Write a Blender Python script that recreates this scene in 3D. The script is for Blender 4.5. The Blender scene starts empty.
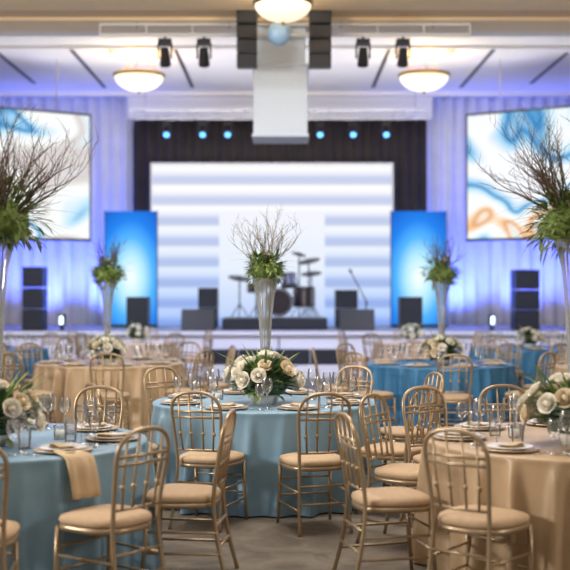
import bpy, math, random
from mathutils import Vector, Matrix
random.seed(7)
sc = bpy.context.scene
COL = sc.collection
try:
    sc.view_settings.view_transform = 'Standard'
except Exception:
    pass

# ------------------------------------------------------------------ materials
def mat(name, col, rough=0.5, metal=0.0, emit=None, es=0.0, noise=0.0, nscale=20.0, bump=0.0, sheen=0.0, sub=0.0):
    m = bpy.data.materials.new(name); m.use_nodes = True
    nt = m.node_tree; b = nt.nodes['Principled BSDF']
    b.inputs['Base Color'].default_value = (*col, 1)
    b.inputs['Roughness'].default_value = rough
    b.inputs['Metallic'].default_value = metal
    if sheen: b.inputs['Sheen Weight'].default_value = sheen
    if emit:
        b.inputs['Emission Color'].default_value = (*emit, 1)
        b.inputs['Emission Strength'].default_value = es
    if noise or bump:
        tc = nt.nodes.new('ShaderNodeTexCoord')
        n = nt.nodes.new('ShaderNodeTexNoise'); n.inputs['Scale'].default_value = nscale
        n.inputs['Detail'].default_value = 4
        nt.links.new(tc.outputs['Object'], n.inputs['Vector'])
        if noise:
            r = nt.nodes.new('ShaderNodeValToRGB')
            r.color_ramp.elements[0].position = 0.3; r.color_ramp.elements[1].position = 0.7
            r.color_ramp.elements[0].color = (*[c*(1-noise) for c in col], 1)
            r.color_ramp.elements[1].color = (*[min(1, c*(1+noise)) for c in col], 1)
            nt.links.new(n.outputs['Fac'], r.inputs['Fac'])
            nt.links.new(r.outputs['Color'], b.inputs['Base Color'])
        if bump:
            bp = nt.nodes.new('ShaderNodeBump'); bp.inputs['Strength'].default_value = bump
            bp.inputs['Distance'].default_value = 0.01
            nt.links.new(n.outputs['Fac'], bp.inputs['Height'])
            nt.links.new(bp.outputs['Normal'], b.inputs['Normal'])
    return m

def glassmat(name, tint=(0.93, 0.96, 1.0), base=0.08, k=.75, frost=0.0):
    m = bpy.data.materials.new(name); m.use_nodes = True
    nt = m.node_tree; nt.nodes.clear()
    o = nt.nodes.new('ShaderNodeOutputMaterial'); mx = nt.nodes.new('ShaderNodeMixShader')
    t = nt.nodes.new('ShaderNodeBsdfTransparent'); g = nt.nodes.new('ShaderNodeBsdfGlossy')
    t.inputs['Color'].default_value = (*tint, 1); g.inputs['Roughness'].default_value = 0.12
    lw = nt.nodes.new('ShaderNodeLayerWeight'); lw.inputs['Blend'].default_value = 0.35
    ma = nt.nodes.new('ShaderNodeMath'); ma.operation = 'MULTIPLY_ADD'
    ma.inputs[1].default_value = k; ma.inputs[2].default_value = base
    nt.links.new(lw.outputs['Fresnel'], ma.inputs[0]); nt.links.new(ma.outputs[0], mx.inputs[0])
    nt.links.new(t.outputs[0], mx.inputs[1]); nt.links.new(g.outputs[0], mx.inputs[2])
    last = mx
    if frost:
        d = nt.nodes.new('ShaderNodeBsdfDiffuse'); d.inputs['Color'].default_value = (.85, .9, .95, 1)
        m2 = nt.nodes.new('ShaderNodeMixShader'); m2.inputs[0].default_value = frost
        nt.links.new(mx.outputs[0], m2.inputs[1]); nt.links.new(d.outputs[0], m2.inputs[2]); last = m2
    nt.links.new(last.outputs[0], o.inputs['Surface'])
    return m

def emis_nodes(name):
    m = bpy.data.materials.new(name); m.use_nodes = True
    nt = m.node_tree; nt.nodes.clear()
    o = nt.nodes.new('ShaderNodeOutputMaterial'); e = nt.nodes.new('ShaderNodeEmission')
    nt.links.new(e.outputs[0], o.inputs['Surface'])
    return m, nt, e

M = {}
M['gold'] = mat('champagne_gold', (0.40, 0.305, 0.20), 0.34, 0.55)
M['cushion'] = mat('cushion_tan', (0.50, 0.36, 0.23), 0.75, 0, noise=0.06, nscale=30, bump=0.1)
M['blue'] = mat('cloth_dusty_blue', (0.205, 0.355, 0.49), 0.42, 0, noise=0.06, nscale=6, bump=0.15)
M['teal'] = mat('cloth_teal', (0.035, 0.18, 0.38), 0.5, 0, noise=0.08, nscale=6)
M['tan'] = mat('cloth_tan', (0.48, 0.35, 0.22), 0.42, 0, noise=0.06, nscale=6, bump=0.15)
M['cream'] = mat('cloth_cream', (0.62, 0.50, 0.42), 0.7, 0, noise=0.05, nscale=6)
M['wood'] = mat('plywood', (0.3, 0.2, 0.12), 0.6, noise=0.2)
M['white'] = mat('china_white', (0.85, 0.84, 0.82), 0.2)
M['charger'] = mat('charger_gold', (0.58, 0.45, 0.3), 0.3, 0.4)
M['silver'] = mat('cutlery_silver', (0.7, 0.7, 0.7), 0.2, 1.0)
M['napkin'] = mat('napkin_beige', (0.58, 0.44, 0.28), 0.8, noise=0.05)
M['glass'] = glassmat('clear_glass', (.97, .98, 1), .07, .9, .04)
M['vase'] = glassmat('vase_glass', (0.95, 0.97, 1.0), 0.10, .8, .22)
M['leaf'] = mat('leaf_green', (0.075, 0.16, 0.045), 0.5, noise=0.4, nscale=12)
M['leaf2'] = mat('leaf_light', (0.22, 0.31, 0.10), 0.5, noise=0.35, nscale=12)
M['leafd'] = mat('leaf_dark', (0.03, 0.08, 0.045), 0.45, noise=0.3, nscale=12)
M['moss'] = mat('moss', (0.16, 0.24, 0.06), 0.9, noise=0.5, nscale=40, bump=0.6)
M['petal'] = mat('petal_cream', (0.9, 0.87, 0.78), 0.6)
M['petal2'] = mat('petal_ivory', (0.85, 0.75, 0.58), 0.6)
M['twig'] = mat('twig_brown', (0.11, 0.07, 0.055), 0.8, noise=0.3, nscale=30)
M['twigl'] = mat('twig_light', (0.22, 0.165, 0.11), 0.8, noise=0.3, nscale=30)
M['black'] = mat('black_plastic', (0.012, 0.014, 0.02), 0.45)
M['grille'] = mat('speaker_grille', (0.02, 0.024, 0.035), 0.6, 0.2, noise=0.5, nscale=90)
M['chrome'] = mat('chrome', (0.6, 0.6, 0.62), 0.25, 1.0)
M['stand'] = mat('stand_dark', (0.05, 0.05, 0.06), 0.35, .8)
M['brass'] = mat('cymbal_brass', (0.3, 0.2, 0.09), 0.3, 1.0)
M['drum'] = mat('drum_shell', (0.035, 0.028, 0.035), 0.25)
M['head'] = mat('drum_head', (0.25, 0.25, 0.28), 0.5)
M['drape'] = mat('drape_white', (0.74, 0.75, 0.82), 0.8, noise=0.04, nscale=3)
M['drapeb'] = mat('drape_dark', (0.034, 0.026, 0.027), 0.85, noise=0.2, nscale=3)
M['ceil'] = mat('ceiling_white', (0.80, 0.79, 0.79), 0.8, noise=0.02, nscale=2)
M['soffit'] = mat('soffit_beige', (0.84, 0.71, 0.52), 0.8, noise=0.03, nscale=2)
M['soffit2'] = mat('soffit_tan', (0.70, 0.53, 0.36), 0.8, noise=0.03, nscale=2)
M['wall'] = mat('wall_beige', (0.6, 0.53, 0.45), 0.85, noise=0.03, nscale=2)
M['slot'] = mat('air_slot_dark', (0.03, 0.03, 0.035), 0.6)
M['stagetop'] = mat('stage_deck', (0.25, 0.25, 0.3), 0.5, noise=0.1)
M['skirt'] = mat('stage_skirt', (0.78, 0.78, 0.88), 0.8, noise=0.03)
M['column'] = mat('column_white', (0.78, 0.80, 0.84), 0.6, noise=0.02)
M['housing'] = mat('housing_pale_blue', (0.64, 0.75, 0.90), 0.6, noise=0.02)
M['bowl'] = mat('bowl_alabaster', (0.9, 0.8, 0.6), 0.4, emit=(1.0, 0.86, 0.62), es=0.9, noise=0.05, nscale=3)
M['lens'] = mat('lens_blue', (0.1, 0.3, 0.9), 0.2, emit=(0.12, 0.45, 1.0), es=3.0)
M['lensw'] = mat('lens_white', (0.8, 0.9, 1), 0.2, emit=(0.55, 0.75, 1.0), es=3.0)
M['globe'] = mat('globe_blue', (0.30, 0.50, 0.78), 0.35)

# carpet
m = bpy.data.materials.new('carpet'); m.use_nodes = True; nt = m.node_tree; b = nt.nodes['Principled BSDF']
tc = nt.nodes.new('ShaderNodeTexCoord')
n1 = nt.nodes.new('ShaderNodeTexNoise'); n1.inputs['Scale'].default_value = 2.2; n1.inputs['Detail'].default_value = 6; n1.inputs['Distortion'].default_value = 1.5
n2 = nt.nodes.new('ShaderNodeTexNoise'); n2.inputs['Scale'].default_value = 90; n2.inputs['Detail'].default_value = 3
r = nt.nodes.new('ShaderNodeValToRGB')
r.color_ramp.elements[0].position = 0.38; r.color_ramp.elements[0].color = (0.15, 0.13, 0.11, 1)
r.color_ramp.elements[1].position = 0.62; r.color_ramp.elements[1].color = (0.27, 0.235, 0.195, 1)
mx = nt.nodes.new('ShaderNodeMix'); mx.data_type = 'RGBA'; mx.blend_type = 'MULTIPLY'; mx.inputs[0].default_value = 0.5
nt.links.new(tc.outputs['Object'], n1.inputs['Vector']); nt.links.new(tc.outputs['Object'], n2.inputs['Vector'])
nt.links.new(n1.outputs['Fac'], r.inputs['Fac']); nt.links.new(r.outputs['Color'], mx.inputs[6]); nt.links.new(n2.outputs['Fac'], mx.inputs[7])
nt.links.new(mx.outputs[2], b.inputs['Base Color']); b.inputs['Roughness'].default_value = 0.95
bp = nt.nodes.new('ShaderNodeBump'); bp.inputs['Strength'].default_value = 0.4; nt.links.new(n2.outputs['Fac'], bp.inputs['Height']); nt.links.new(bp.outputs[0], b.inputs['Normal'])
M['carpet'] = m

def ramp(nt, stops, interp='LINEAR'):
    r = nt.nodes.new('ShaderNodeValToRGB'); cr = r.color_ramp; cr.interpolation = interp
    cr.elements[0].position = stops[0][0]; cr.elements[0].color = (*stops[0][1], 1)
    cr.elements[1].position = stops[-1][0]; cr.elements[1].color = (*stops[-1][1], 1)
    for p, c in stops[1:-1]:
        e = cr.elements.new(p); e.color = (*c, 1)
    return r
m, nt, e = emis_nodes('led_bands')
tc = nt.nodes.new('ShaderNodeTexCoord'); sp = nt.nodes.new('ShaderNodeSeparateXYZ'); nt.links.new(tc.outputs['Object'], sp.inputs[0])
mu = nt.nodes.new('ShaderNodeMath'); mu.operation = 'MULTIPLY'; mu.inputs[1].default_value = 1/0.46; nt.links.new(sp.outputs['Z'], mu.inputs[0])
fr = nt.nodes.new('ShaderNodeMath'); fr.operation = 'FRACT'; nt.links.new(mu.outputs[0], fr.inputs[0])
r = ramp(nt, [(0.0, (0.62, 0.66, 0.82)), (0.25, (0.56, 0.62, 0.84)), (0.55, (0.90, 0.91, 0.97)), (0.75, (1.0, 0.99, 0.98)), (0.9, (0.95, 0.95, 0.98)), (1.0, (0.62, 0.66, 0.82))])
nt.links.new(fr.outputs[0], r.inputs['Fac'])
mr = nt.nodes.new('ShaderNodeMapRange'); mr.inputs[1].default_value = -1.8; mr.inputs[2].default_value = 1.0; nt.links.new(sp.outputs['Z'], mr.inputs[0])
r2 = ramp(nt, [(0.0, (0.42, 0.60, 1.0)), (.5, (.78, .87, 1)), (1.0, (1.0, 1.0, 1.0))]); nt.links.new(mr.outputs[0], r2.inputs['Fac'])
mm = nt.nodes.new('ShaderNodeMix'); mm.data_type = 'RGBA'; mm.blend_type = 'MULTIPLY'; mm.inputs[0].default_value = 1
nt.links.new(r.outputs['Color'], mm.inputs[6]); nt.links.new(r2.outputs['Color'], mm.inputs[7])
nt.links.new(mm.outputs[2], e.inputs['Color']); e.inputs['Strength'].default_value = 1.03
M['led'] = m
m, nt, e = emis_nodes('led_center')
tc = nt.nodes.new('ShaderNodeTexCoord'); sp = nt.nodes.new('ShaderNodeSeparateXYZ'); nt.links.new(tc.outputs['Object'], sp.inputs[0])
mr = nt.nodes.new('ShaderNodeMapRange'); mr.inputs[1].default_value = -1.7; mr.inputs[2].default_value = 0.9; nt.links.new(sp.outputs['Z'], mr.inputs[0])
r = ramp(nt, [(0.0, (0.50, 0.64, 0.98)), (0.45, (0.82, 0.89, 1.0)), (1.0, (0.93, 0.94, 1.0))]); nt.links.new(mr.outputs[0], r.inputs['Fac'])
nt.links.new(r.outputs['Color'], e.inputs['Color']); e.inputs['Strength'].default_value = 1.0
M['led2'] = m
m, nt, e = emis_nodes('blue_painted_uplight')  # blue panel: the glow of uplights is painted in as an emission gradient
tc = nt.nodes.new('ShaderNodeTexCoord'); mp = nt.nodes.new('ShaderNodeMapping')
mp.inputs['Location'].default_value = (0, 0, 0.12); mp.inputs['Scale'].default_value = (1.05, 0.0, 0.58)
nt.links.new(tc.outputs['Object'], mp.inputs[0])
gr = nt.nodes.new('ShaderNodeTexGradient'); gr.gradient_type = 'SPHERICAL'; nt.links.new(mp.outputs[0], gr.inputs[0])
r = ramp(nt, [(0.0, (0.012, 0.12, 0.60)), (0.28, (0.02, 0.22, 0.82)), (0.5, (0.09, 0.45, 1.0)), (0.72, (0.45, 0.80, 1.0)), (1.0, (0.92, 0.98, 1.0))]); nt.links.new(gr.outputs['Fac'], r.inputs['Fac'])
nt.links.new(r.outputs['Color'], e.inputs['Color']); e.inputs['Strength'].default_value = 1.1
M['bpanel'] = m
def artmat(name, off, sc_=.5, warm=1.0):
    m, nt, e = emis_nodes(name)
    tc = nt.nodes.new('ShaderNodeTexCoord'); mp = nt.nodes.new('ShaderNodeMapping'); mp.inputs['Location'].default_value = off
    nt.links.new(tc.outputs['Object'], mp.inputs[0])
    n = nt.nodes.new('ShaderNodeTexNoise'); n.inputs['Scale'].default_value = sc_; n.inputs['Detail'].default_value = 1.2; n.inputs['Distortion'].default_value = 1.0
    nt.links.new(mp.outputs[0], n.inputs['Vector'])
    def mixw(c):
        cool = (0.62, 0.80, 0.94); return tuple(c[i]*warm+cool[i]*(1-warm) for i in range(3))
    r = ramp(nt, [(0.0, (0.85, 0.9, 1.0)), (0.30, (0.95, 0.96, 1.0)), (0.35, (0.35, 0.66, 0.92)), (0.375, (0.04, 0.26, 0.58)), (0.40, (0.5, 0.78, 0.96)), (0.44, (0.93, 0.96, 0.99)),
                  (0.50, (0.95, 0.96, 0.95)), (0.525, mixw((0.97, 0.68, 0.42))), (0.55, mixw((0.80, 0.40, 0.20))), (0.575, mixw((0.97, 0.80, 0.65))), (0.62, (0.78, 0.90, 0.98)), (0.65, (0.22, 0.54, 0.85)), (0.70, (0.85, 0.93, 1.0)), (1.0, (0.95, 0.8, 0.65))])
    nt.links.new(n.outputs['Fac'], r.inputs['Fac'])
    nt.links.new(r.outputs['Color'], e.inputs['Color']); e.inputs['Strength'].default_value = 1.05
    return m
M['artL'] = artmat('screen_art_a', (1.3, 0.0, 4.1), .5, .42)
M['artR'] = artmat('screen_art_b', (7.7, 2.0, 0.6), .55)

# ------------------------------------------------------------------ mesh builder
class MB:
    def __init__(s): s.v = []; s.f = []; s.m = []; s.mats = []
    def mi(s, k):
        if k not in s.mats: s.mats.append(k)
        return s.mats.index(k)
    def box(s, c, d, k, rot=None):
        b = len(s.v); i = s.mi(k)
        for z in (-.5, .5):
            for x, y in ((-.5, -.5), (.5, -.5), (.5, .5), (-.5, .5)):
                p = Vector((x*d[0], y*d[1], z*d[2]))
                if rot is not None: p = rot @ p
                s.v.append(tuple(p+Vector(c)))
        for q in ((0, 3, 2, 1), (4, 5, 6, 7), (0, 1, 5, 4), (1, 2, 6, 5), (2, 3, 7, 6), (3, 0, 4, 7)):
            s.f.append(tuple(b+a for a in q)); s.m.append(i)
    def tube(s, pts, r, k, n=8, cap=True):
        pts = [Vector(p) for p in pts]; N = len(pts); i = s.mi(k)
        if not isinstance(r, (list, tuple)): r = [r]*N
        b = len(s.v); up = None
        for j in range(N):
            t = (pts[min(j+1, N-1)]-pts[max(j-1, 0)])
            if t.length < 1e-9: t = Vector((0, 0, 1))
            t.normalize()
            if up is None:
                up = Vector((0, 0, 1)) if abs(t.z) < 0.9 else Vector((1, 0, 0))
            u = up - t*up.dot(t)
            if u.length < 1e-6: u = t.orthogonal()
            u.normalize(); w = t.cross(u); up = u
            for a in range(n):
                an = 2*math.pi*a/n
                s.v.append(tuple(pts[j]+(u*math.cos(an)+w*math.sin(an))*r[j]))
        for j in range(N-1):
            for a in range(n):
                a2 = (a+1) % n
                s.f.append((b+j*n+a, b+j*n+a2, b+(j+1)*n+a2, b+(j+1)*n+a)); s.m.append(i)
        if cap:
            s.f.append(tuple(b+a for a in reversed(range(n)))); s.m.append(i)
            s.f.append(tuple(b+(N-1)*n+a for a in range(n))); s.m.append(i)
    def lathe(s, prof, k, n=24, c=(0, 0, 0), rot=None, fn=None):
        b = len(s.v); i = s.mi(k)
        for j, (r, z) in enumerate(prof):
            for a in range(n):
                an = 2*math.pi*a/n
                p = Vector((r*math.cos(an), r*math.sin(an), z))
                if fn: p = Vector(fn(r, an, z))
                if rot is not None: p = rot @ p
                s.v.append(tuple(p+Vector(c)))
        for j in range(len(prof)-1):
            for a in range(n):
                a2 = (a+1) % n
                s.f.append((b+j*n+a, b+j*n+a2, b+(j+1)*n+a2, b+(j+1)*n+a)); s.m.append(i)
    def patch(s, grid, k):
        b = len(s.v); i = s.mi(k); R = len(grid); C = len(grid[0])
        for row in grid:
            for p in row: s.v.append(tuple(p))
        for y in range(R-1):
            for x in range(C-1):
                s.f.append((b+y*C+x, b+y*C+x+1, b+(y+1)*C+x+1, b+(y+1)*C+x)); s.m.append(i)
    def leaf(s, base, d, L, W, k, droop=0.3, segs=5):
        base = Vector(base); d = Vector(d).normalized()
        side = d.cross(Vector((0, 0, 1)))
        if side.length < 0.05: side = Vector((1, 0, 0))
        side.normalize(); rows = []
        nrm = side.cross(d); p = base.copy(); dd = d.copy()
        for j in range(segs+1):
            t = j/segs
            w = W*math.sin(math.pi*min(1, 0.08+t*0.92))**0.8*0.5 if j < segs else 0.0005
            rows.append([p-side*w+nrm*w*0.35, p.copy(), p+side*w+nrm*w*0.35])
            dd = (dd+Vector((0, 0, -droop/segs))).normalized()
            p = p+dd*(L/segs)
        s.patch(rows, k)
    def rose(s, c, d, sz, k):
        c = Vector(c); q = Vector(d).normalized().to_track_quat('Z', 'Y').to_matrix()
        s.lathe([(0.001, sz*0.78), (sz*.22, sz*.72), (sz*.32, sz*.4), (sz*.25, 0), (0.001, -sz*.1)], k, 8, c, q)
        for ly, (rr, hh, op) in enumerate(((.42, .85, 0.0), (.60, .78, .04), (.80, .66, .14), (.98, .45, .32))):
            np_ = 5
            for a in range(np_):
                a0 = 2*math.pi*(a+ly*.5)/np_+random.uniform(-.15, .15)
                rows = []
                for v in range(4):
                    tv = v/3; row = []
                    for u in range(5):
                        tu = (u/4-.5)
                        an = a0+tu*1.75
                        rad = sz*(rr*(.35+.65*math.sin(tv*1.5)))+sz*op*tv**3*.8
                        z = sz*(hh*tv - .25*(1-tv)) - sz*abs(tu)**2*1.0*tv
                        row.append(c+q @ Vector((rad*math.cos(an), rad*math.sin(an), z)))
                    rows.append(row)
                s.patch(rows, k)
    def mesh(s, name, smooth=True, wn=False):
        me = bpy.data.meshes.new(name); me.from_pydata(s.v, [], s.f)
        for k in s.mats: me.materials.append(M[k])
        me.polygons.foreach_set('material_index', s.m)
        me.polygons.foreach_set('use_smooth', [smooth]*len(s.f))
        me.update(); return me
    def obj(s, name, loc=(0, 0, 0), rz=0.0, smooth=False, bevel=0.0, parent=None):
        o = bpy.data.objects.new(name, s.mesh(name+'_mesh', smooth)); COL.objects.link(o)
        o.location = loc; o.rotation_euler = (0, 0, rz)
        if bevel:
            bm = o.modifiers.new('bevel', 'BEVEL'); bm.width = bevel; bm.segments = 2; bm.limit_method = 'ANGLE'
        if parent: o.parent = parent
        return o
def inst(name, me, loc, rz=0.0, sc_=1.0):
    o = bpy.data.objects.new(name, me); COL.objects.link(o); o.location = loc; o.rotation_euler = (0, 0, rz)
    o.scale = (sc_, sc_, sc_); return o

# measurement helpers (metres; camera at (0,0,1.65), focal 1140 px)
F = 1140.0; HC = 1.65; HY = 290.0
def X(px, Y): return (px-285)/F*Y
def Z(py, Y): return HC-(py-HY)*Y/F

# ------------------------------------------------------------------ room
XW = 9.5; YB = 27.2; YF = -4.0; ZC = 6.15; ZS = 5.72; YS = 18.3
def simplebox(name, lo, hi, k, bevel=0):
    b = MB(); c = [(lo[i]+hi[i])/2 for i in range(3)]; d = [hi[i]-lo[i] for i in range(3)]
    b.box((0, 0, 0), d, k); return b.obj(name, c, bevel=bevel)
simplebox('floor', (-XW, YF, -0.1), (XW, YB, 0), 'carpet')
simplebox('wall_left', (-XW-.2, YF, 0), (-XW, YB, 6.9), 'wall')
simplebox('wall_right', (XW, YF, 0), (XW+.2, YB, 6.9), 'wall')
simplebox('wall_back', (-XW, YB, 0), (XW, YB+.2, 6.9), 'wall')
simplebox('wall_rear', (-XW, YF-.2, 0), (XW, YF, 6.9), 'wall')
b = MB()
b.box((0, (YS+YB)/2, ZC+.1), (2*XW, YB-YS, .2), 'ceil')
b.obj('ceiling')
b = MB()
b.box((0, (YF+YS-1.3)/2, ZS+.3), (2*XW, YS-1.3-YF, .6), 'soffit2')
b.box((0, YS-.95, ZS+.25), (2*XW, .7, .6), 'soffit')
b.box((0, YS-.3, ZS+.30), (2*XW, .6, .6), 'ceil')
b.box((0, 16.0, ZS-.03), (2*XW, .7, .06), 'soffit')
b.obj('ceiling_soffit', bevel=.01)
b = MB()
for sx in (-1, 1):
    for xx in (2.0, 3.95, 5.4):
        b.box((sx*xx-.05, 23.2, ZC-.006), (.07, 4.2 if xx < 5 else 3.2, .012), 'slot')
b.obj('ceiling_air_slots')
b = MB()
b.box((0, 25.9, ZC-.05), (2*XW, .12, .1), 'ceil'); b.box((0, 21.0, ZC-.03), (2*XW, .06, .06), 'ceil')
b.box((0, YB-.1, ZC-.2), (2*XW, .2, .25), 'ceil')
b.obj('trim_ceiling')
for sx, nm in ((-1, 'left'), (1, 'right')):
    simplebox('baseboard_'+nm, (sx*XW-(.03 if sx > 0 else 0), YF, 0), (sx*XW+(.03 if sx < 0 else 0), YB, .12), 'soffit')

def drape(name, x0, x1, y, z0, z1, k, per=.16, amp=.045):
    b = MB(); n = int((x1-x0)/per*8); rows = []
    for z in [z0+(z1-z0)*i/6 for i in range(7)]:
        row = []
        for i in range(n+1):
            x = x0+(x1-x0)*i/n
            a = amp*(1.1-.4*(z-z0)/(z1-z0))
            ph = 2*math.pi*(x/per)+.8*math.sin(x*3.1)
            row.append((x, a*math.sin(ph)+.3*a*math.sin(ph*.37), z))
        rows.append(row)
    b.patch(rows, k)
    o = b.obj(name, (0, y, 0), smooth=True)
    sm = o.modifiers.new('thick', 'SOLIDIFY'); sm.thickness = .01
    return o
YD = 26.5
drape('white_stage_drape', -9.3, X(134, YD), YD, 0.01, Z(97, YD), 'drape', .30, .08)
drape('white_stage_drape', X(425, YD), 9.3, YD, 0.01, Z(97, YD), 'drape', .30, .08)
drape('dark_stage_drape', X(132, YD-.2)+.02, X(427, YD-.2)-.02, YD-.25, 0.9, Z(119, YD), 'drapeb', .22, .05)
b = MB(); b.box((0, 0, 0), (X(430, YD)-X(130, YD), .08, .5), 'column')
b.obj('valance_panel', ((X(430, YD)+X(130, YD))/2, YD-.4, Z(119, YD)+.2), bevel=.01)

# ------------------------------------------------------------------ stage
YSF = 22.3; ZST = Z(331, YSF)
b = MB()
b.box((-.15, (YSF+26.0)/2, ZST-.06), (12.4, 26.0-YSF, .12), 'stagetop')
b.box((-.15, YSF+.0, ZST-.045), (12.42, .03, .07), 'skirt')
b.box((-.15, (YSF+26.0)/2+.03, (ZST-.12)/2), (12.34, 26.0-YSF-.06, ZST-.12), 'skirt')
for i in range(9):
    b.box((-5.4+i*1.32, YSF+.028, ZST/2-.06), (.02, .02, ZST-.14), 'slot')
b.obj('stage_platform', bevel=.008)
b = MB()
b.box((0, 0, .12), (3.3, .9, .24), 'skirt')
b.obj('stage_step', (-.2, 21.8, 0), bevel=.01)
b = MB()
for i in range(4):
    b.box((-1.02+i*.68, 0, .145), (.66, .3, .28), 'black'); b.box((-1.02+i*.68, -.155, .145), (.6, .012, .23), 'grille')
b.obj('subwoofer_row', (-.2, 21.6, .242), bevel=.012)

YL = 25.6
x0, x1 = X(152, YL), X(392, YL); z0, z1 = ZST+.005, Z(165, YL)
b = MB()
b.box((0, 0, 0), (x1-x0, .12, z1-z0), 'led')
b.box((X(272, YL)-(x0+x1)/2, -.10, -(z1-z0)/2+1.35), (2.36, .06, 2.3), 'led2')
for sx in (-1, 1): b.box((sx*(x1-x0)/2, .02, 0), (.05, .16, z1-z0), 'column')
b.box((0, .02, (z1-z0)/2+.02), (x1-x0+.05, .16, .05), 'column')
b.obj('led_video_wall', ((x0+x1)/2, YL, (z0+z1)/2))
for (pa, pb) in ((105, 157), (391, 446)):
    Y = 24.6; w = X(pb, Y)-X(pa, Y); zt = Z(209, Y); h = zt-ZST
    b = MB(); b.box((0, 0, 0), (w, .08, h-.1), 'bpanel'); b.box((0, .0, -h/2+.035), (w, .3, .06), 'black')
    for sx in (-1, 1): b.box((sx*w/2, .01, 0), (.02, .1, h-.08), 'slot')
    b.obj('blue_stage_panel', ((X(pa, Y)+X(pb, Y))/2, Y, ZST+h/2))  # plain stage panel, uplight falloff painted into its emission

def screen(name, xin, side, art):
    W = 4.3; H = 2.42; ang = math.radians(31)
    b = MB(); b.box((side*W/2, 0, 0), (W, .05, H), art)
    b.box((side*W/2, .035, 0), (W+.1, .05, H+.1), 'black')
    for t in (.15, .85):
        b.tube([(side*W*t, .04, H/2), (side*W*t, .04, ZC-3.87-.005)], .010, 'chrome', 6)
    b.obj(name, (xin, 22.5, 3.87), -side*ang)
screen('projection_screen', X(89, 22.5), -1, 'artL')
screen('projection_screen', X(468, 22.5), 1, 'artR')

def speaker(name, pa, pb, py0, Y, zb, stack=1, wedge=False):
    w = X(pb, Y)-X(pa, Y); h = Z(py0, Y)-zb; b = MB()
    if wedge:
        d = .45
        pts = [(-w/2, -d/2, 0), (w/2, -d/2, 0), (w/2, d/2, 0), (-w/2, d/2, 0), (-w/2, d/2-.12, h), (w/2, d/2-.12, h), (w/2, -d/2, h*.3), (-w/2, -d/2, h*.3)]
        pts = [(p[0], -p[1], p[2]) for p in pts]
        bb = len(b.v); b.v += pts; i = b.mi('black')
        for q in ((0, 1, 2, 3), (3, 2, 5, 4), (4, 5, 6, 7), (0, 7, 6, 1), (0, 3, 4, 7), (1, 6, 5, 2)):
            b.f.append(tuple(bb+a for a in q)); b.m.append(i)
        b.box((0, -d/2+.10, h*.45), (w*.8, .02, h*.5), 'grille')
    else:
        for s in range(stack):
            hh = h/stack
            b.box((0, 0, hh*(s+.5)+.005), (w, .5, hh-.012), 'black'); b.box((0, -.255, hh*(s+.5)), (w*.9, .015, hh*.9), 'grille')
            for zz in (.3, .7): b.box((0, -.265, hh*(s+zz)), (w*.9, .008, .012), 'black')
        for xx in (-w*.35, w*.35): b.box((xx, 0, .007), (.05, .4, .01), 'black')
    return b.obj(name, ((X(pa, Y)+X(pb, Y))/2, Y, zb+.003), bevel=.01)
speaker('speaker_stack', 25, 45, 267, 22.8, ZST, 3)
speaker('speaker_stack', 513, 537, 270, 22.8, ZST, 3)
speaker('loudspeaker', 128, 149, 297, 23.0, ZST, 1)
speaker('loudspeaker', 399, 421, 297, 23.0, ZST, 1)
speaker('guitar_amplifier', 199, 218, 288, 24.3, ZST, 2)
speaker('guitar_amplifier', 335, 357, 290, 24.3, ZST, 2)
speaker('stage_monitor', 182, 215, 309, 22.75, ZST, wedge=True)
speaker('stage_monitor', 339, 374, 309, 22.75, ZST, wedge=True)
YR = 23.7; zr = ZST+.24
b = MB(); b.box((0, 0, .115), (X(326, YR)-X(224, YR), 1.5, .22), 'black'); b.box((0, -.755, .115), (2.06, .01, .16), 'grille')
b.obj('drum_riser', (X(275, YR), YR, ZST+.003), bevel=.01)
b = MB()
def dcyl(c, d, r, h, shell='drum'):
    c = Vector(c); d = Vector(d).normalized(); b.tube([c-d*h/2, c+d*h/2], r, shell, 24)
    for s in (-1, 1):
        b.tube([c+d*(s*h/2-.012), c+d*(s*h/2+.012)], r+.012, 'stand', 24)
        b.tube([c+d*s*(h/2+.008), c+d*s*(h/2+.014)], r*.96, 'head', 24)
    for a in range(8):
        u = d.orthogonal().normalized(); w = d.cross(u); an = a*math.pi/4
        o = (u*math.cos(an)+w*math.sin(an))*(r+.012); b.tube([c+o-d*h*.45, c+o+d*h*.45], .006, 'chrome', 5)
dcyl((0, 0, .31), (0, 1, 0), .28, .42)
b.lathe([(.001, 0), (.25, 0)], 'drum', 24, (0, -.232, .31), Matrix.Rotation(math.radians(90), 3, 'X'))
dcyl((-.2, .02, .76), (.1, .25, 1), .15, .22); dcyl((.2, .02, .76), (-.1, .25, 1), .16, .24)
b.tube([(-.2, .02, .64), (-.05, 0, .5)], .012, 'stand', 6); b.tube([(.2, .02, .64), (.05, 0, .5)], .012, 'stand', 6)
dcyl((.52, .25, .42), (0, 0, 1), .22, .4); dcyl((-.48, .28, .6), (0, .1, 1), .18, .15)
def stand(x, y, h):
    b.tube([(x, y, .15), (x, y, h)], .015, 'stand', 6)
    for a in range(3):
        an = a*2.094+.5; b.tube([(x, y, .28), (x+.2*math.cos(an), y+.2*math.sin(an), .012)], .011, 'stand', 5)
for a in range(3):
    an = a*2.094; b.tube([(.52+.2*math.cos(an), .25+.2*math.sin(an), .35), (.52+.22*math.cos(an), .25+.22*math.sin(an), .005)], .008, 'stand', 5)
b.tube([(-.48, .28, .5), (-.48, .28, .02)], .011, 'stand', 6)
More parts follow.
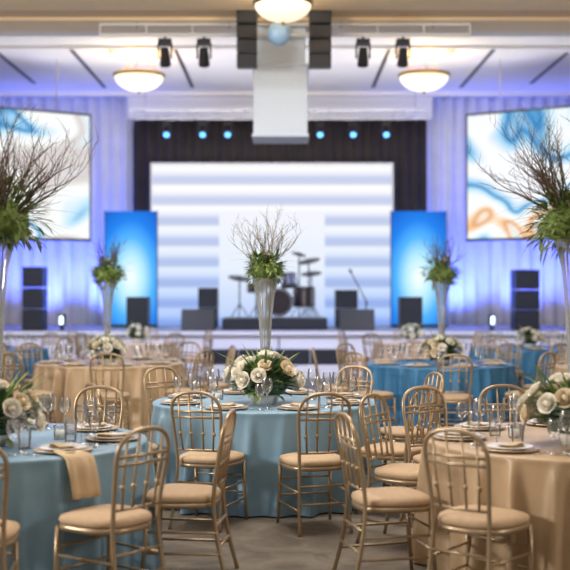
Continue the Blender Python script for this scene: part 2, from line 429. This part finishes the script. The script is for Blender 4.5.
for x, y, h, r, tl in ((-.82, .1, .82, .24, .15), (-.45, .3, 1.1, .22, -.2), (.42, .15, 1.32, .16, .25), (.62, .2, 1.18, .24, -.2), (.68, .35, .92, .22, -.1)):
    stand(x, y, h); R = Matrix.Rotation(tl, 3, 'Y') @ Matrix.Rotation(.25, 3, 'X')
    b.lathe([(.001, .03), (.04, .02), (.05, .005), (r, -.012), (r, -.02), (.05, -.005), (.001, .02)], 'stand', 24, (x, y, h), R)
b.lathe([(.001, 0), (.15, 0), (.16, -.03), (.15, -.06), (.001, -.06)], 'black', 18, (0, .42, .5)); b.tube([(0, .42, .45), (0, .42, .02)], .02, 'stand', 8)
b.obj('drum_kit', (X(279, YR), YR-.1, zr), smooth=False)
b = MB(); b.lathe([(.001, .02), (.13, .018), (.14, 0), (.001, 0)], 'black', 18)
b.tube([(0, 0, .01), (0, 0, .6)], .014, 'black', 6); b.tube([(.04, 0, .5), (-.30, 0, 1.15)], .012, 'black', 6)
b.tube([(-.30, 0, 1.15), (-.34, 0, 1.23)], [.022, .028], 'grille', 8)
b.obj('microphone_stand', (X(366, 23.6), 23.6, ZST+.003))
for px_ in (62, 492):
    b = MB(); b.lathe([(.001, 0), (.07, 0), (.07, .02), (.03, .03), (.03, .08), (.07, .10), (.08, .30), (.07, .32)], 'black', 18)
    b.lathe([(.068, .31), (.001, .315)], 'lensw', 18)
    b.box((0, -.082, .2), (.07, .02, .16), 'lensw')
    b.obj('uplight_fixture', (X(px_, 22.6), 22.6, ZST+.003), bevel=0)

# ------------------------------------------------------------------ hanging fixtures
def bowl(name, px_, Y, zrim, r, zc):
    b = MB()
    prof = [(r*math.sin(a), -r*.62*math.cos(a)) for a in [i*math.pi/2/10 for i in range(11)]]
    prof[0] = (.001, prof[0][1])
    b.lathe(prof, 'bowl', 32)
    b.lathe([(r*.99, -.02), (r*1.06, -.01), (r*1.07, .03), (r*1.0, .05), (r*.97, .0)], 'brass', 32)
    b.lathe([(.001, -r*.62-.06), (.03, -r*.62-.03), (.02, -r*.62), ], 'brass', 12)
    for a in range(3):
        an = a*2.094+.5; b.tube([(r*math.cos(an), r*math.sin(an), .03), (.05*math.cos(an), .05*math.sin(an), zc-zrim-.03)], .008, 'brass', 6)
    b.lathe([(r*1.25, zc-zrim-.003), (r*1.2, zc-zrim-.05), (r*.9, zc-zrim-.06), (r*.85, zc-zrim-.03), (.001, zc-zrim-.03)], 'soffit', 32)
    o = b.obj(name, (X(px_, Y), Y, zrim), smooth=True)
    l = bpy.data.lights.new('bowl_lamp', 'POINT'); l.energy = 55; l.color = (1, .74, .44); l.shadow_soft_size = .08
    lo = bpy.data.objects.new('bowl_lamp', l); COL.objects.link(lo); lo.location = (X(px_, Y), Y, zrim+.06)
    return o
for px_ in (139, 424): bowl('bowl_pendant_light', px_, 21.5, Z(76, 21.5), .46, ZC)
bowl('bowl_pendant_light', 283, 15.2, Z(4, 15.2), .38, ZS)
b = MB(); Y = 17.6
zb = Z(140, Y); zm = Z(70, Y)
w = X(307, Y)-X(254, Y)
b.box((0, 0, (zb+zm)/2), (w, .8, zm-zb), 'housing'); b.box((0, 0, (zm+ZS-.06)/2), (w*.93, .7, ZS-.06-zm), 'housing')
b.box((0, 0, zb+.02), (w+.04, .84, .05), 'housing'); b.box((0, 0, zm), (w+.05, .85, .04), 'housing')
b.obj('projector_housing', (X(280.5, Y), Y, 0), bevel=.01)
b = MB(); b.lathe([(.001, -.17), (.08, -.15), (.145, -.08), (.165, 0), (.145, .08), (.08, .15), (.02, .18), (.02, ZS-.065-Z(32, 15.8)), (.001, ZS-.065-Z(32, 15.8))], 'globe', 24)
b.obj('ceiling_globe_speaker', (X(279, 15.8), 15.9, Z(32, 15.8)), smooth=True)
for pa, pb in ((237, 257), (309, 331)):
    Y = 16.6; w = X(pb, Y)-X(pa, Y); zt = Z(12, Y); zb = Z(68, Y); n = 4; b = MB()
    for i in range(n):
        hh = (zt-zb)/n; zz = zt-hh*(i+.5)
        R = Matrix.Rotation(math.radians(2*i), 3, 'X')
        b.box((0, .02*i, zz), (w, .34, hh-.015), 'black', R); b.box((0, .02*i-.175, zz), (w*.9, .01, hh*.8), 'grille', R)
    for sx in (-1, 1): b.tube([(sx*w*.4, 0, zt-.02), (sx*w*.4, 0, ZS-.002)], .012, 'black', 6)
    b.obj('line_array_speaker', ((X(pa, Y)+X(pb, Y))/2, Y, 0), bevel=.008)
Y = 17.05; zb = Z(35, Y)
b = MB()
L = X(470, Y)-X(100, Y)
for dy, dz in ((-.0, .0), ): b.tube([(-L/2, dy, dz), (L/2, dy, dz)], .028, 'column', 8)
b.tube([(-L/2, 0, .16), (L/2, 0, .16)], .02, 'column', 8)
for i in range(9): b.tube([(-L/2+L*i/8, 0, 0), (-L/2+L*i/8, 0, .16)], .012, 'column', 6)
for sx in (-.8, -.3, .3, .8): b.tube([(sx*L/2, 0, .1), (sx*L/2, 0, 5.66-zb)], .01, 'chrome', 6)
b.obj('lighting_bar', (X(285, Y), Y, zb))
def movinghead(px_, Y, zt, s=1.0, lens='slot', tilt=.3):
    b = MB()
    b.box((0, 0, -.03*s), (.2*s, .14*s, .09*s), 'black')
    for sx in (-1, 1): b.box((sx*.1*s, 0, -.16*s), (.025*s, .07*s, .22*s), 'black')
    R = Matrix.Rotation(tilt, 3, 'X')
    b.lathe([(.001, .13*s), (.06*s, .12*s), (.075*s, 0), (.085*s, -.14*s), (.075*s, -.15*s)], 'black', 16, (0, 0, -.24*s), R)
    b.lathe([(.078*s, -.145*s), (.001, -.14*s)], lens, 16, (0, 0, -.24*s), R)
    b.tube([(0, 0, 0), (0, 0, .05)], .02, 'black', 6)
    return b.obj('stage_spotlight', (X(px_, Y), Y, zt))
for px_ in (165, 204, 363, 403): movinghead(px_, 17.05, zb-.08, 1.0, 'slot', .5)
Y = 25.2; zz = Z(119, Y)
b = MB(); L = X(430, Y)-X(130, Y)
for dz in (0, .2): b.tube([(-L/2, 0, dz), (L/2, 0, dz)], .025, 'chrome', 8)
for i in range(28): b.tube([(-L/2+L*i/28, 0, .2*(i % 2)), (-L/2+L*(i+1)/28, 0, .2*((i+1) % 2))], .01, 'chrome', 5)
for sx in (-.9, .05, .9): b.tube([(sx*L/2, 0, .2), (sx*L/2, 0, ZC-zz-.003)], .012, 'chrome', 6)
b.obj('backstage_truss', (X(280, Y), Y, zz))
for px_ in (167, 203, 228, 320, 353, 386): movinghead(px_, 25.2, zz-.08, .85, 'lens', -.9)

# ------------------------------------------------------------------ chair
def build_chair():
    b = MB()
    def sq(r, an, z, a=.205, p=.5):
        c, s_ = math.cos(an), math.sin(an); q = (abs(c)**3.2+abs(s_)**3.2)**(-1/3.2)
        x = r*q*c; y = r*q*s_
        return (x*(1+.10*y/.2*1.0), y, z)
    b.lathe([(.001, .445), (.19, .445), (.207, .452), (.212, .468), (.205, .485), (.17, .497), (.09, .503), (.001, .504)], 'cushion', 36, fn=sq)
    b.lathe([(.19, .415), (.208, .417), (.208, .446), (.19, .447), (.19, .415)], 'gold', 36, fn=sq)
    for s in (-1, 1):
        b.tube([(s*.185, .175, .43), (s*.188, .185, .2), (s*.195, .205, 0.0)], [.015, .014, .011], 'gold', 8)
    P = [(.185, -.285, 0), (.172, -.235, .2), (.162, -.205, .42), (.164, -.212, .55), (.175, -.235, .70), (.182, -.252, .80), (.172, -.266, .87), (.135, -.276, .918), (.075, -.281, .943), (0, -.283, .95)]
    path = [(x, y, z) for x, y, z in P]+[(-x, y, z) for x, y, z in reversed(P[:-1])]
    def cr(pts, k=4):
        out = []
        for i in range(len(pts)-1):
            p0 = Vector(pts[max(i-1, 0)]); p1 = Vector(pts[i]); p2 = Vector(pts[i+1]); p3 = Vector(pts[min(i+2, len(pts)-1)])
            for j in range(k):
                t = j/k
                out.append(.5*((2*p1)+(p2-p0)*t+(2*p0-5*p1+4*p2-p3)*t*t+(3*p1-p0-3*p2+p3)*t**3))
        out.append(Vector(pts[-1])); return out
    b.tube(cr(path), .0125, 'gold', 8)
    def yb(z):
        Q = P[2:]
        for i in range(len(Q)-1):
            if Q[i][2] <= z <= Q[i+1][2]:
                t = (z-Q[i][2])/(Q[i+1][2]-Q[i][2]); return Q[i][1]+(Q[i+1][1]-Q[i][1])*t
        return -.283
    def xw(z):
        for i in range(2, len(P)-1):
            if P[i][2] <= z <= P[i+1][2]:
                t = (z-P[i][2])/(P[i+1][2]-P[i][2]); return P[i][0]+(P[i+1][0]-P[i][0])*t
        return .16
    for z in (.545, .775, .815):
        w = xw(z); b.tube([(-w, yb(z), z), (0, yb(z)-.012, z), (w, yb(z), z)], .009, 'gold', 8)
    for x, zt in ((.125, .92), (.045, .945), (-.045, .945), (-.125, .92)):
        b.tube([(x*.9, yb(.545)-.008, .545), (x, yb(.7)-.008, .7), (x, yb(zt), zt)], .0075, 'gold', 6)
        b.lathe([(.001, -.02), (.012, -.012), (.013, 0), (.012, .012), (.001, .02)], 'gold', 8, (x, yb(.66)-.008, .66))
    def bar(p, q, r=.008): b.tube([p, q], r, 'gold', 6)
    for z in (.16, .28):
        fy = .175+(.43-z)*.06; fx = .186+.02*(.43-z)
        by = -.205-(.42-z)*.19; bx = .165+.05*(.42-z)
        for s in (-1, 1): bar((s*fx, fy, z), (s*bx, by, z))
    for z in (.2, .32):
        bar((-.187, .182-.02*(z-.2), z), (.187, .182-.02*(z-.2), z)); bar((-.168, -.205-(.42-z)*.16, z), (.168, -.205-(.42-z)*.16, z))
    return b.mesh('chiavari_chair_mesh', True)
CH = build_chair()
chairs = []
def chair(x, y, tx, ty, mind=0.0, jit=0.0, turn=0.0):
    d = Vector((x-tx, y-ty))
    if d.length < mind: d = d.normalized()*mind
    x, y = tx+d.x, ty+d.y
    a = math.atan2(-d.y, -d.x)-math.pi/2+random.uniform(-jit, jit)+turn
    for (cx, cy) in chairs:
        if (cx-x)**2+(cy-y)**2 < .46**2: return None
    chairs.append((x, y))
    return inst('chiavari_chair', CH, (x, y, 0), a)

# ------------------------------------------------------------------ table
TT = .762
def table(x, y, R, k, seed=0):
    rnd = random.Random(seed); b = MB()
    NF = 26
    amps = [rnd.uniform(.5, 1.3) for _ in range(NF)]
    cs = [(i+rnd.uniform(-.25, .25))/NF*2*math.pi for i in range(NF)]
    lean = [rnd.uniform(-.05, .05) for _ in range(NF)]
    def fold(an, t):
        f = 0
        for c, a, l in zip(cs, amps, lean):
            d = (an-c-l*t+math.pi) % (2*math.pi)-math.pi
            wd = .038+.032*t
            if abs(d) < wd*3.5: f += a*math.exp(-(d/wd)**2)
        return f
    n = 520
    prof = [(0.001, TT), (R*.5, TT), (R*.97, TT), (R*.992, TT-.003), (R, TT-.012)]
    hs = [.735, .70, .66, .60, .52, .43, .33, .22, .12, .012]
    def fn(r, an, z):
        if z >= TT-.0125: rr = r
        else:
            t = (TT-z)/TT; rr = R-.006-.012*t+fold(an, t)*(.018*min(1, t*7)+.086*t**.8)
        return (rr*math.cos(an), rr*math.sin(an), z)
    b.lathe(prof+[(R, h) for h in hs], k, n, fn=fn)
    b.lathe([(.001, TT-.008), (R-.04, TT-.008), (R-.04, TT-.03), (.001, TT-.03)], 'wood', 40)
    b.tube([(0, 0, .02), (0, 0, TT-.03)], .05, 'black', 12)
    for a in range(4):
        an = a*math.pi/2+.4; b.tube([(0, 0, .1), (.45*math.cos(an), .45*math.sin(an), .02)], .02, 'black', 6)
    return b.obj('banquet_table', (x, y, 0), smooth=True)

def build_setting():
    b = MB()
    b.lathe([(.001, .0), (.09, .0), (.10, .003), (.16, .012), (.165, .014), (.16, .018), (.10, .008), (.001, .006)], 'charger', 36)
    b.lathe([(.001, .009), (.07, .009), (.08, .012), (.125, .024), (.13, .026), (.125, .029), (.08, .017), (.001, .014)], 'white', 36)
    for i in range(3):
        rows = []
        for u in range(5):
            row = []
            for v in range(7):
                xx = (u/4-.5)*(.075-.004*i); yy = (v/6-.5)*(.19-.008*i)
                row.append((xx, yy, .022+i*.006+.004*math.sin(v*1.1+i)+.004*(1-abs(u/2-1))))
            rows.append(row)
        b.patch(rows, 'napkin')
    for x, w in ((-.20, .018), (-.225, .016), (.20, .012)):
        b.box((x, -.01, .003), (w*.35, .12, .003), 'silver'); b.box((x, .075, .003), (w, .055, .003), 'silver')
    return b.mesh('place_setting_mesh', True)
PS = build_setting()
def build_glass(h=.2, r=.036, k='glass'):
    b = MB()
    b.lathe([(.036, .001), (.034, .004), (.006, .009), (.004, .02), (.004, h*.42), (.008, h*.47), (r*.75, h*.56), (r, h*.7), (r*.95, h*.86), (r*.8, h)], k, 20)
    return b.mesh('wine_glass_mesh', True)
WG = build_glass(.225, .043); WG2 = build_glass(.19, .038)
def tumbler_mesh():
    b = MB(); b.lathe([(.001, .003), (.03, .003), (.032, .0), (.034, .02), (.038, .11)], 'glass', 20)
    return b.mesh('water_glass_mesh', True)
WT = tumbler_mesh()
def candle_mesh():
    b = MB(); b.lathe([(.001, 0), (.035, 0), (.038, .01), (.042, .08)], 'glass', 20)
    b.lathe([(.001, .006), (.028, .006), (.028, .05), (.001, .052)], 'petal', 16); b.tube([(0, 0, .05), (0, 0, .06)], .0015, 'black', 4)
    return b.mesh('votive_candle_mesh', True)
VC = candle_mesh()
def settings(x, y, R, n, off, skip=(), near=False):
    for i in range(n):
        if i in skip: continue
        a = off+2*math.pi*i/n; r = R-.20
        inst('place_setting', PS, (x+r*math.cos(a), y+r*math.sin(a), TT+.001), a+math.pi/2)
        for aa, rr, me in ((a-.34, R-.32, WG), (a-.42, R-.20, WG2)):
            inst('wine_glass', me, (x+rr*math.cos(aa), y+rr*math.sin(aa), TT+.001), 0)
        if near:
            inst('water_glass', WT, (x+(R-.42)*math.cos(a-.22), y+(R-.42)*math.sin(a-.22), TT+.001), 0)

# ------------------------------------------------------------------ florals
def sph(rnd, zmin=-.2):
    while True:
        v = Vector((rnd.uniform(-1, 1), rnd.uniform(-1, 1), rnd.uniform(zmin, 1)))
        if .05 < v.length < 1: return v.normalized()
def low_flowers(seed, R=.2, nfl=16, nl=170, spikes=22, H=.75, fs=1.0, spread=1.0):
    rnd = random.Random(seed); b = MB()
    b.lathe([(.001, 0), (.07, 0), (.09, .05), (.10, .1), (.09, .1), (.001, .09)], 'white', 20)
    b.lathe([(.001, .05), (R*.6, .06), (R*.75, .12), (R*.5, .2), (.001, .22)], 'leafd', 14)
    for i in range(nl):
        d = sph(rnd, -.2); p = Vector((d.x*R*.6, d.y*R*.6, .12+d.z*R*H*.6))
        b.leaf(p, d+Vector((0, 0, .3)), rnd.uniform(.07, .12)*R/.2, rnd.uniform(.03, .055), rnd.choice(['leaf', 'leaf', 'leafd', 'leaf2', 'leaf2']), rnd.uniform(.1, .5), 4)
    for i in range(spikes):
        a = rnd.uniform(0, 6.28); d = Vector((math.cos(a), math.sin(a), rnd.uniform(.35, 1.8)))
        b.leaf((d.x*.05, d.y*.05, .14), d, rnd.uniform(.20, .33)*R/.2, .018, rnd.choice(['leaf', 'leaf2', 'leaf2']), .45, 6)
    placed = []
    for i in range(nfl*14):
        if len(placed) >= nfl: break
        d = sph(rnd, -.02); j = rnd.uniform(.98, 1.14)*spread; p = Vector((d.x*R*j, d.y*R*j, .12+d.z*R*(H+.06)*j))
        if any((p-q).length < .078*fs for q in placed): continue
        placed.append(p); b.rose(p, d, rnd.uniform(.034, .047)*fs, 'petal' if rnd.random() < .8 else 'petal2')
    return b.mesh('floral_centerpiece_mesh', True)
LF = [low_flowers(3, .2, 19, 240, 30), low_flowers(5, .2, 24, 210, 44, .75, .85, 1.08), low_flowers(9, .16, 12, 90, 14)]

def twig(b, rnd, p, d, L, r, depth, k, curl=.25, up=.15):
    n = 6; pts = [Vector(p)]; d = Vector(d).normalized(); rad = [r]
    kids = []
    for i in range(n):
        d = (d+Vector((rnd.uniform(-curl, curl), rnd.uniform(-curl, curl), rnd.uniform(-curl, curl)*.6+up*.2))).normalized()
        pts.append(pts[-1]+d*L/n); rad.append(r*(1-.7*(i+1)/n))
        if depth > 0 and i >= 1 and rnd.random() < .8: kids.append((pts[-1].copy(), d.copy(), rad[-1]))
    b.tube(pts, rad, k, 5, False)
    for p2, d2, r2 in kids:
        o = Vector((rnd.uniform(-1, 1), rnd.uniform(-1, 1), rnd.uniform(-.3, .8)))
        twig(b, rnd, p2, d2+o*.75, L*rnd.uniform(.35, .55), max(r2*.75, .0016), depth-1, k, curl, up)
def tall_arrangement(seed, vh=1.0, vr=.1, gr=.13, nt=16, TL=.45, spread=.8, k='twigl', nfl=0, thick=.0045, grass=0):
    rnd = random.Random(seed); b = MB()
    out = [(.085, .002), (.088, .006), (.05, .02), (.030, .05), (.033, .2*vh), (.042, .45*vh), (.056, .68*vh), (.076, .86*vh), (vr*.9, .95*vh), (vr, vh)]
    b.lathe(out, 'vase', 28)
    b.lathe([(.001, .05), (.026, .06), (.029, .2*vh), (.036, .42*vh), (.001, .43*vh)], 'vase', 20)
    for i in range(7):
        a = i*.9; b.tube([(.012*math.cos(a), .012*math.sin(a), .1), (.03*math.cos(a+1), .03*math.sin(a+1), .6*vh), (.05*math.cos(a+1.5), .05*math.sin(a+1.5), vh)], .003, 'leaf', 5)
    def mf(r, an, z):
        j = 1+.16*math.sin(an*3+z*25)+.1*math.sin(an*7-z*60)
        return (r*j*math.cos(an), r*j*math.sin(an), z)
    b.lathe([(.001, vh-.03), (vr*.8, vh-.01), (gr*.85, vh+.03), (gr*.95, vh+gr*.4), (gr*.75, vh+gr*.8), (gr*.35, vh+gr*1.1), (.001, vh+gr*1.2)], 'moss', 24, fn=mf)
    c = Vector((0, 0, vh+gr*.5))
    for i in range(380):
        d = sph(rnd, -.6); j = 1+.25*math.sin(d.x*6+seed)+.2*math.sin(d.y*7+d.z*5)
        p = c+Vector((d.x*gr*.92*j, d.y*gr*.92*j, d.z*gr*.7*j))
        t = Vector((rnd.uniform(-1, 1), rnd.uniform(-1, 1), rnd.uniform(-.4, 1)))
        b.leaf(p, d+t*.6, rnd.uniform(.04, .085)*gr/.13, rnd.uniform(.014, .03), rnd.choice(['leaf', 'leaf2', 'leafd', 'leaf2', 'moss', 'leaf2']), rnd.uniform(.2, 1.0), 3)
    for i in range(grass):
        a = rnd.uniform(0, 6.28); d = Vector((math.cos(a), math.sin(a), rnd.uniform(.0, 1.8)))
        b.leaf(c+d*gr*.2, d, rnd.uniform(.25, .46)*gr/.18, .007, rnd.choice(['leaf2', 'twigl', 'leaf']), rnd.uniform(.3, 1.3), 6)
    for i in range(nfl):
        d = sph(rnd, -.3); b.rose(c+d*gr*.95, d, .04, 'petal')
    for i in range(nt):
        a = 2*math.pi*i/nt+rnd.uniform(-.3, .3); s = rnd.uniform(.1, 1)*spread
        twig(b, rnd, c+Vector((math.cos(a)*gr*.3, math.sin(a)*gr*.3, 0)), (math.cos(a)*s, math.sin(a)*s, 1), TL*rnd.uniform(.75, 1.1), thick, 2, k)
    return b.mesh('twig_centerpiece_mesh', True)
TA_c = tall_arrangement(11, .985, .108, .135, 18, .36, .75, 'twigl', 0, .005, 24)
TA_l = tall_arrangement(21, 1.19, .115, .22, 40, .52, 1.9, 'twig', 0, .0075, 130)
TA_r = tall_arrangement(37, 1.19, .115, .21, 40, .52, 1.9, 'twig', 0, .0075, 130)
TA_m = tall_arrangement(45, 1.0, .12, .17, 16, .34, .6, 'twig', 4, .007, 30)

# ------------------------------------------------------------------ place tables
C = (-.16, 9.15, .9); NL = (-1.70, 6.75, .88); NR = (1.74, 6.8, .9)
ML = (-2.15, 14.0, .9); MR = (1.86, 13.8, .9)
table(*C, 'blue', 1); table(*NL, 'blue', 2); table(*NR, 'tan', 3); table(*ML, 'tan', 4); table(*MR, 'teal', 5)
others = [(-4.5, 17.2, .9, 'teal'), (3.75, 17.5, .9, 'teal'), (4.05, 13.4, .9, 'tan'), (-4.4, 13.2, .9, 'blue'), (-2.5, 19.3, .65, 'cream'), (2.15, 19.3, .65, 'cream')]
for i, (x, y, R, k) in enumerate(others): table(x, y, R, k, 10+i)

inst('floral_centerpiece', LF[0], (C[0]+.0, C[1]-.24, TT+.001), .3, 1.28)
inst('twig_centerpiece', TA_c, (C[0]+.0, C[1]+.12, TT+.001), 0)
inst('twig_centerpiece', TA_l, (NL[0]-.03, NL[1]+.06, TT+.001), 1.0)
inst('floral_centerpiece', LF[1], (NL[0]+.02, NL[1]-.25, TT+.001), 2.0, 1.2)
inst('twig_centerpiece', TA_r, (NR[0]+.0, NR[1]+.06, TT+.001), 0)
inst('floral_centerpiece', LF[1], (NR[0]-.06, NR[1]-.25, TT+.001), 0.5, 1.3)
for T, px_ in ((ML, 106), (MR, 443)):
    inst('twig_centerpiece', TA_m, (X(px_, T[1]), T[1]+.12, TT+.001), T[0])
    inst('floral_centerpiece', LF[0], (T[0], T[1]-.25, TT+.001), T[0]*2, 1.1)
for x, y, R, k in others:
    inst('floral_centerpiece', LF[2], (x, y, TT+.001), x, 1.1)

settings(C[0], C[1], .9, 8, math.radians(22), ())
settings(NL[0], NL[1], .88, 8, math.radians(0), (), True)
settings(NR[0], NR[1], .9, 8, math.radians(0), (), True)
settings(ML[0], ML[1], .9, 8, .3); settings(MR[0], MR[1], .9, 8, .3)
for x, y, R, k in others[:4]: settings(x, y, R, 6, .5)
for (x, y) in ((C[0]-.38, C[1]+.1), (C[0]+.38, C[1]+.1), (NL[0]+.36, NL[1]+.05), (NR[0]-.36, NR[1]+.05)):
    inst('votive_candle', VC, (x, y, TT+.001))

def draped(T, ang, w=.17, drop=.21, inn=.10):
    b = MB(); rows = []; R = T[2]
    path = [(R-inn, TT+.022), (R-.05, TT+.010), (R-.01, TT+.006), (R+.024, TT-.01), (R+.05, TT-.06), (R+.07, TT-.12), (R+.085, TT-.17), (R+.092, TT-drop)]
    for r, z in path:
        row = []
        for i in range(9):
            t = (i/8-.5)*w
            row.append((r+(.010*math.sin(i*1.7) if z < TT else 0), t, z+(.003*math.sin(i*1.3) if z >= TT else 0)))
        rows.append(row)
    b.patch(rows, 'napkin'); o = b.obj('draped_napkin', (T[0], T[1], 0), ang, smooth=True)
    s = o.modifiers.new('t', 'SOLIDIFY'); s.thickness = .004
draped(NL, math.radians(-48))

chair(X(313, 7.9), 7.95, C[0], C[1], 1.14)
chair(X(213, 8.1), 8.12, C[0], C[1], 1.14)
chair(-1.15, 8.62, C[0], C[1], 1.17)
chair(.80, 8.45, C[0], C[1], 1.17)
chair(.5, 10.2, C[0], C[1], 1.2); chair(-.95, 10.1, C[0], C[1], 1.2); chair(-.25, 10.45, C[0], C[1], 1.2)
chair(1.0, 9.5, C[0], C[1], 1.2)
chair(-.60, 6.62, NL[0], NL[1], 1.12)
chair(-.96, 5.98, NL[0], NL[1], 1.12, 0, .15)
chair(-1.52, 5.56, NL[0], NL[1], 1.14)
chair(-1.40, 7.95, NL[0], NL[1], 1.17)
chair(-2.4, 7.7, NL[0], NL[1], 1.17)
chair(.60, 6.50, NR[0], NR[1], 1.14)
chair(.84, 7.40, NR[0], NR[1], 1.12)
chair(1.04, 5.95, NR[0], NR[1], 1.13)
chair(1.12, 7.95, NR[0], NR[1], 1.17)
chair(1.62, 8.05, NR[0], NR[1], 1.17)
chair(2.3, 7.85, NR[0], NR[1], 1.17)
for T, off in ((ML, .15), (MR, .0)):
    for i in range(8):
        a = off+i*math.pi/4; chair(T[0]+1.24*math.cos(a), T[1]+1.24*math.sin(a), T[0], T[1], 0, .12)
for x, y, R, k in others:
    n = 8 if R > .8 else 5
    for i in range(n):
        a = .3+i*2*math.pi/n; chair(x+(R+.32)*math.cos(a), y+(R+.32)*math.sin(a), x, y, 0, .12)

# ------------------------------------------------------------------ lights
def area(name, loc, tgt, sx, sy, e, col=(1, 1, 1)):
    l = bpy.data.lights.new(name, 'AREA'); l.shape = 'RECTANGLE'; l.size = sx; l.size_y = sy; l.energy = e; l.color = col
    o = bpy.data.objects.new(name, l); COL.objects.link(o); o.location = loc
    o.rotation_euler = (Vector(tgt)-Vector(loc)).to_track_quat('-Z', 'Y').to_euler(); return o
def spot(name, loc, tgt, e, col, ang=60, blend=.8, r=.1):
    l = bpy.data.lights.new(name, 'SPOT'); l.energy = e; l.color = col; l.spot_size = math.radians(ang); l.spot_blend = blend; l.shadow_soft_size = r
    o = bpy.data.objects.new(name, l); COL.objects.link(o); o.location = loc
    o.rotation_euler = (Vector(tgt)-Vector(loc)).to_track_quat('-Z', 'Y').to_euler(); return o
area('ceiling_panel_light', (0, 8.8, 5.6), (0, 8.8, 0), 3, 2, 270, (1.0, .92, .82))
area('ceiling_panel_light', (0, 3.0, 5.6), (0, 4.0, 0), 5, 2, 95, (1.0, .93, .84))
area('ceiling_panel_light', (0, 13.5, 5.6), (0, 14, 0), 9, 1.8, 210, (.88, .93, 1.0))
area('added_side_key', (-8.9, 5.0, 3.6), (0, 8.0, .3), 1.5, 1.2, 720, (1.0, .94, .86))  # added side light with no visible fixture, brings out the tablecloth folds
area('added_side_key', (8.9, 3.0, 4.2), (0, 8.0, .3), 1.5, 1.2, 230, (1.0, .90, .78))  # weaker added light from the opposite side, also without a fixture
area('added_ceiling_fill', (0, 21.3, 3.2), (0, 23.0, 6.6), 12, .3, 210, (1, .97, .98))  # added fill floating in mid-air, brightens the rear ceiling
area('added_soffit_fill', (0, 12.5, 4.4), (0, 16.5, 5.8), 12, .3, 80, (1.0, .78, .50))  # unseen warm fill, added to lighten the soffit underside
for x in (-7.2, -5.6, -4.1, 4.0, 5.5, 7.0):
    spot('drape_uplight', (x, 25.6, 1.0), (x, 26.6, 2.8), 480, (.10, .16, 1.0), 110, 1.0)
for x in (-2.8, 2.5): spot('stage_blue_wash', (x, 24.9, 5.1), (x*.6, 22.5, .5), 500, (.2, .4, 1.0), 80)
for x in (-4.2, 3.9): spot('front_stage_wash', (x, 17.0, 5.0), (x*.75, 22.3, .3), 1050, (.55, .66, 1.0), 80)
for x in (-6.2, 6.0): spot('drape_wash', (x*.7, 20.5, 5.6), (x*.8, 26.4, 4.0), 150, (.75, .83, 1.0), 80)
w = bpy.data.worlds.new('world'); sc.world = w; w.use_nodes = True
w.node_tree.nodes['Background'].inputs[0].default_value = (.5, .55, .65, 1); w.node_tree.nodes['Background'].inputs[1].default_value = .3

# ------------------------------------------------------------------ camera
cd = bpy.data.cameras.new('camera'); cam = bpy.data.objects.new('camera', cd); COL.objects.link(cam)
cd.sensor_width = 36; cd.lens = 36*F/570; cd.shift_y = 5/570
cam.location = (0, 0, HC); cam.rotation_euler = (math.radians(90), 0, 0)
cd.dof.use_dof = True; cd.dof.focus_distance = 8.3; cd.dof.aperture_fstop = 1.5; cd.clip_end = 200
sc.camera = cam
